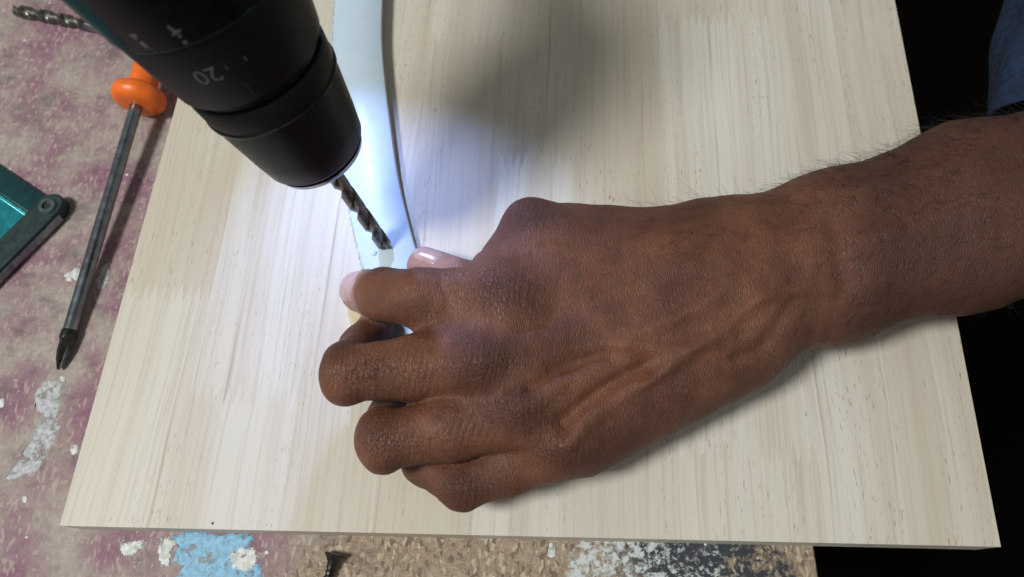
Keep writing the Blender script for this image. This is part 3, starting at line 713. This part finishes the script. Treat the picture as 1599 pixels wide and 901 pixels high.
# blue shirt sleeve on the same arm
sa, sb = P(1722, 215, .0), P(1776, -420, .0); n1, n2 = 60, 72; vs = []; fs = []
a3, u3, v3 = frame(sb-sa); Ls = np.linalg.norm(sb-sa); rs = np.random.RandomState(5)
for layer, off in ((0, 0.0), (1, -0.0018)):
    for i in range(n1):
        t = i/(n1-1)
        for j in range(n2):
            q = 2*math.pi*j/n2
            r = 0.050+0.008*t+off+0.0022*math.sin(3*q+9*t+1)+0.0016*math.sin(7*q-14*t)+0.0010*math.sin(5*q+31*t)+(0.0012 if (0.045 < t < 0.06) else 0)*-1
            vs.append(sa+a3*(Ls*t+0.004*math.sin(2*q+.5))+(u3*math.cos(q)*0.85+v3*math.sin(q))*r)
for L in range(2):
    for i in range(n1-1):
        for j in range(n2):
            k = (j+1) % n2; b = L*n1*n2; f = (b+i*n2+j, b+i*n2+k, b+(i+1)*n2+k, b+(i+1)*n2+j); fs.append(f if L == 0 else f[::-1])
for j in range(n2): k = (j+1) % n2; fs.append((j, n1*n2+j, n1*n2+k, k)); fs.append(((n1-1)*n2+j, (n1-1)*n2+k, (2*n1-1)*n2+k, (2*n1-1)*n2+j))
sl = mesh_obj('shirt_sleeve', vs, fs, M_SHIRT, person); sl['label'] = 'dark blue shirt sleeve'

# ------------------------------------------------------------------ screwdriver
sd = empty('screwdriver'); tag(sd, 'steel cross-head screwdriver with an orange handle lying beside the board', 'screwdriver')
t0 = P(91, 577, ZB+0.0022); t1 = P(213, 166, ZB+0.0135); SX = nrm(t1-t0); SL = float(np.linalg.norm(t1-t0))
lathe('shaft', t0, SX, [(0.018, 0.0030), (SL+0.03, 0.0030)], M_STEEL, sd, 32)
def cross_tip():
    a, u, v = frame(SX); vs = []; fs = []; n = 40; st = [(0.0, .0007), (0.0008, .0011), (0.005, .0026), (0.0085, .0033), (0.0125, .0035), (0.0145, .0035), (0.018, .0034), (0.0185, .0030)]
    for s, r in st:
        d = 0.38 if s < .0095 else (0.62 if s < .0128 else 1.0)
        for j in range(n):
            q = 2*math.pi*j/n; c = abs(math.sin(2*q)); vs.append(t0+a*s+(u*math.cos(q)+v*math.sin(q))*r*(1-(1-d)*c**0.8))
    for i in range(len(st)-1):
        for j in range(n): k = (j+1) % n; fs.append((i*n+j, i*n+k, (i+1)*n+k, (i+1)*n+j))
    fs.append(tuple(range(n))[::-1]); fs.append(tuple((len(st)-1)*n+j for j in range(n)))
    o = mesh_obj('tip', vs, fs, M_BSTEEL, sd); autosmooth(o, 40)
cross_tip()
h0 = SL+0.000
lathe('handle_flange', t0, SX, [(h0, .004), (h0, .0085), (h0+.0012, .0112), (h0+.0035, .0128), (h0+.006, .0130), (h0+.0085, .0122), (h0+.0100, .0100), (h0+.0110, .0070), (h0+.0110, .003)], M_ORANGE, sd, 48, ang=60)
hnk = lathe('handle_neck', t0, SX, [(h0+.0105, .003), (h0+.0105, .0068), (h0+.020, .0066), (h0+.030, .0080), (h0+.036, .0095), (h0+.036, .004)], M_ORANGE, sd, 48, ang=60)
lathe('handle_grip', t0, SX, [(h0+.0355, .004), (h0+.0355, .0118), (h0+.046, .0134), (h0+.075, .0136), (h0+.095, .0125), (h0+.102, .0105), (h0+.104, .006)], M_RUBBER, sd, 48, ang=60)

# ------------------------------------------------------------------ loose twist bit by the drill
o = empty('twist_drill_bit'); tag(o, 'loose steel twist drill bit lying on the bench behind the drill', 'drill bit')
b0 = P(20, 15, ZB+.0036); b1 = P(170, 45, ZB+.0036)
bit('fluted_end', b0, b1-b0, 0.046, 0.0034, 0.024, M_DSTEEL, o)
lathe('shank', b0, b1-b0, [(0.0455, .001), (0.0455, .0032), (0.085, .0032), (0.086, .002)], M_STEEL, o, 24)

# ------------------------------------------------------------------ black screw at the front
o = empty('black_screw'); tag(o, 'black flat-headed screw lying on the bench in front of the board', 'screw')
s0 = P(523, 864, ZB+.0036); s1 = P(506, 925, ZB+.0020); SD = nrm(s1-s0)
lathe('head', s0, SD, [(0.0, .0008), (0.0001, .0038), (0.0006, .0041), (0.0018, .0031), (0.0034, .0021), (0.006, .0018), (0.0062, .001)], M_BSTEEL, o, 32)
vs = []; fs = []; a, u, v = frame(SD); n = 20; K = 120
for i in range(K+1):
    s = 0.006+0.026*i/K
    for j in range(n):
        q = 2*math.pi*j/n; r = (0.00150+0.00055*max(0, math.cos(q-2*math.pi*s/0.0022))**3)*min(1, (0.0325-s)/0.006); vs.append(s0+a*s+(u*math.cos(q)+v*math.sin(q))*r)
for i in range(K):
    for j in range(n): k = (j+1) % n; fs.append((i*n+j, i*n+k, (i+1)*n+k, (i+1)*n+j))
mesh_obj('thread', vs, fs, M_BSTEEL, o)

# ------------------------------------------------------------------ teal tool case, only its corner in view
tc = empty('tool_case'); tag(tc, 'teal metal tool case with a dark rounded end plate, at the left', 'tool case')
ZT = ZB+0.0065
c0 = P(93, 318, ZT); e1 = nrm(P(0, 426, ZT)-P(90, 336, ZT)); e2 = nrm(P(0, 222, ZT)-P(96, 312, ZT))   # along the end plate / along the body
e2 = nrm(e2-e1*np.dot(e1, e2)); zz = np.array([0, 0, 1.])
def ext(name, prof, o, axu, axl, l0, l1, mat, bw=0.0008):
    n = len(prof); vs = [o+axu*x+zz*z+axl*l0 for x, z in prof]+[o+axu*x+zz*z+axl*l1 for x, z in prof]
    fs = [tuple(range(n)), tuple(range(n, 2*n))[::-1]]+[(i, n+i, n+(i+1) % n, (i+1) % n) for i in range(n)]
    ob = mesh_obj(name, vs, fs, mat, tc, smooth=False)
    import bmesh
    bm = bmesh.new(); bm.from_mesh(ob.data); bmesh.ops.recalc_face_normals(bm, faces=bm.faces); bm.to_mesh(ob.data); bm.free()
    bevel(ob, bw, 2); return ob
oB = np.array([c0[0], c0[1], ZB])
ext('side_rail', [(0.000, 0.0), (0.0000, 0.0022), (0.0010, 0.0030), (0.0112, 0.0058), (0.0118, 0.0058), (0.0118, 0.0)], oB, e1, e2, 0.0085, 0.16, M_RAIL, 0.0005)
ext('body', [(0.0119, 0.0), (0.0119, 0.0062), (0.0126, 0.0065), (0.0132, 0.0057), (0.040, 0.0046), (0.0420, 0.0064), (0.10, 0.0064), (0.10, 0.0)], oB, e1, e2, 0.0085, 0.16, M_TEAL, 0.0004)
# end plate: a bar with a rounded end, laid along e1
pl = [(0.085, -0.0)]
prof = [(0.0075+0.0075*math.cos(q), 0.0075*math.sin(q)) for q in np.linspace(math.pi/2, 3*math.pi/2, 20)]+[(0.10, -0.0075), (0.10, 0.0075)]
vs = []; n = len(prof)
oP = oB+e2*0.0035+e1*(-0.0035)
for z in (0.0, 0.0068):
    for x, y in prof: vs.append(oP+e1*x+e2*y*0.85+zz*z)
fs = [tuple(range(n))[::-1], tuple(range(n, 2*n))]+[(i, (i+1) % n, n+(i+1) % n, n+i) for i in range(n)]
o = mesh_obj('end_plate', vs, fs, M_DTEAL, tc, smooth=False); bevel(o, 0.0008, 2)
sc_ = oP+e1*0.0078+zz*0.0068
shd = lathe('screw_head', sc_, zz, [(-0.001, .001), (-0.001, .0042), (0.0006, .0042), (0.0012, .0037), (0.0012, .0022), (0.0001, .0020), (0.0001, .0002)], M_SCREW, tc, 6*4)
lathe('hex_socket', sc_+zz*0.00012, zz, [(0.0, .0001), (0.0002, .0017), (0.0003, .0016), (0.0003, .0001)], M_DTEAL, shd, 6)
vs = [oP+e1*x-e2*(0.0075*0.85+d)+zz*z for x in (0.008, 0.098) for d in (-0.0002, 0.0009) for z in (0.0, 0.0055)]
o = mesh_obj('steel_edge', vs, [(0, 1, 3, 2), (4, 6, 7, 5), (0, 4, 5, 1), (2, 3, 7, 6), (0, 2, 6, 4), (1, 5, 7, 3)], M_STEEL, tc, smooth=False); bevel(o, 0.0003, 1)
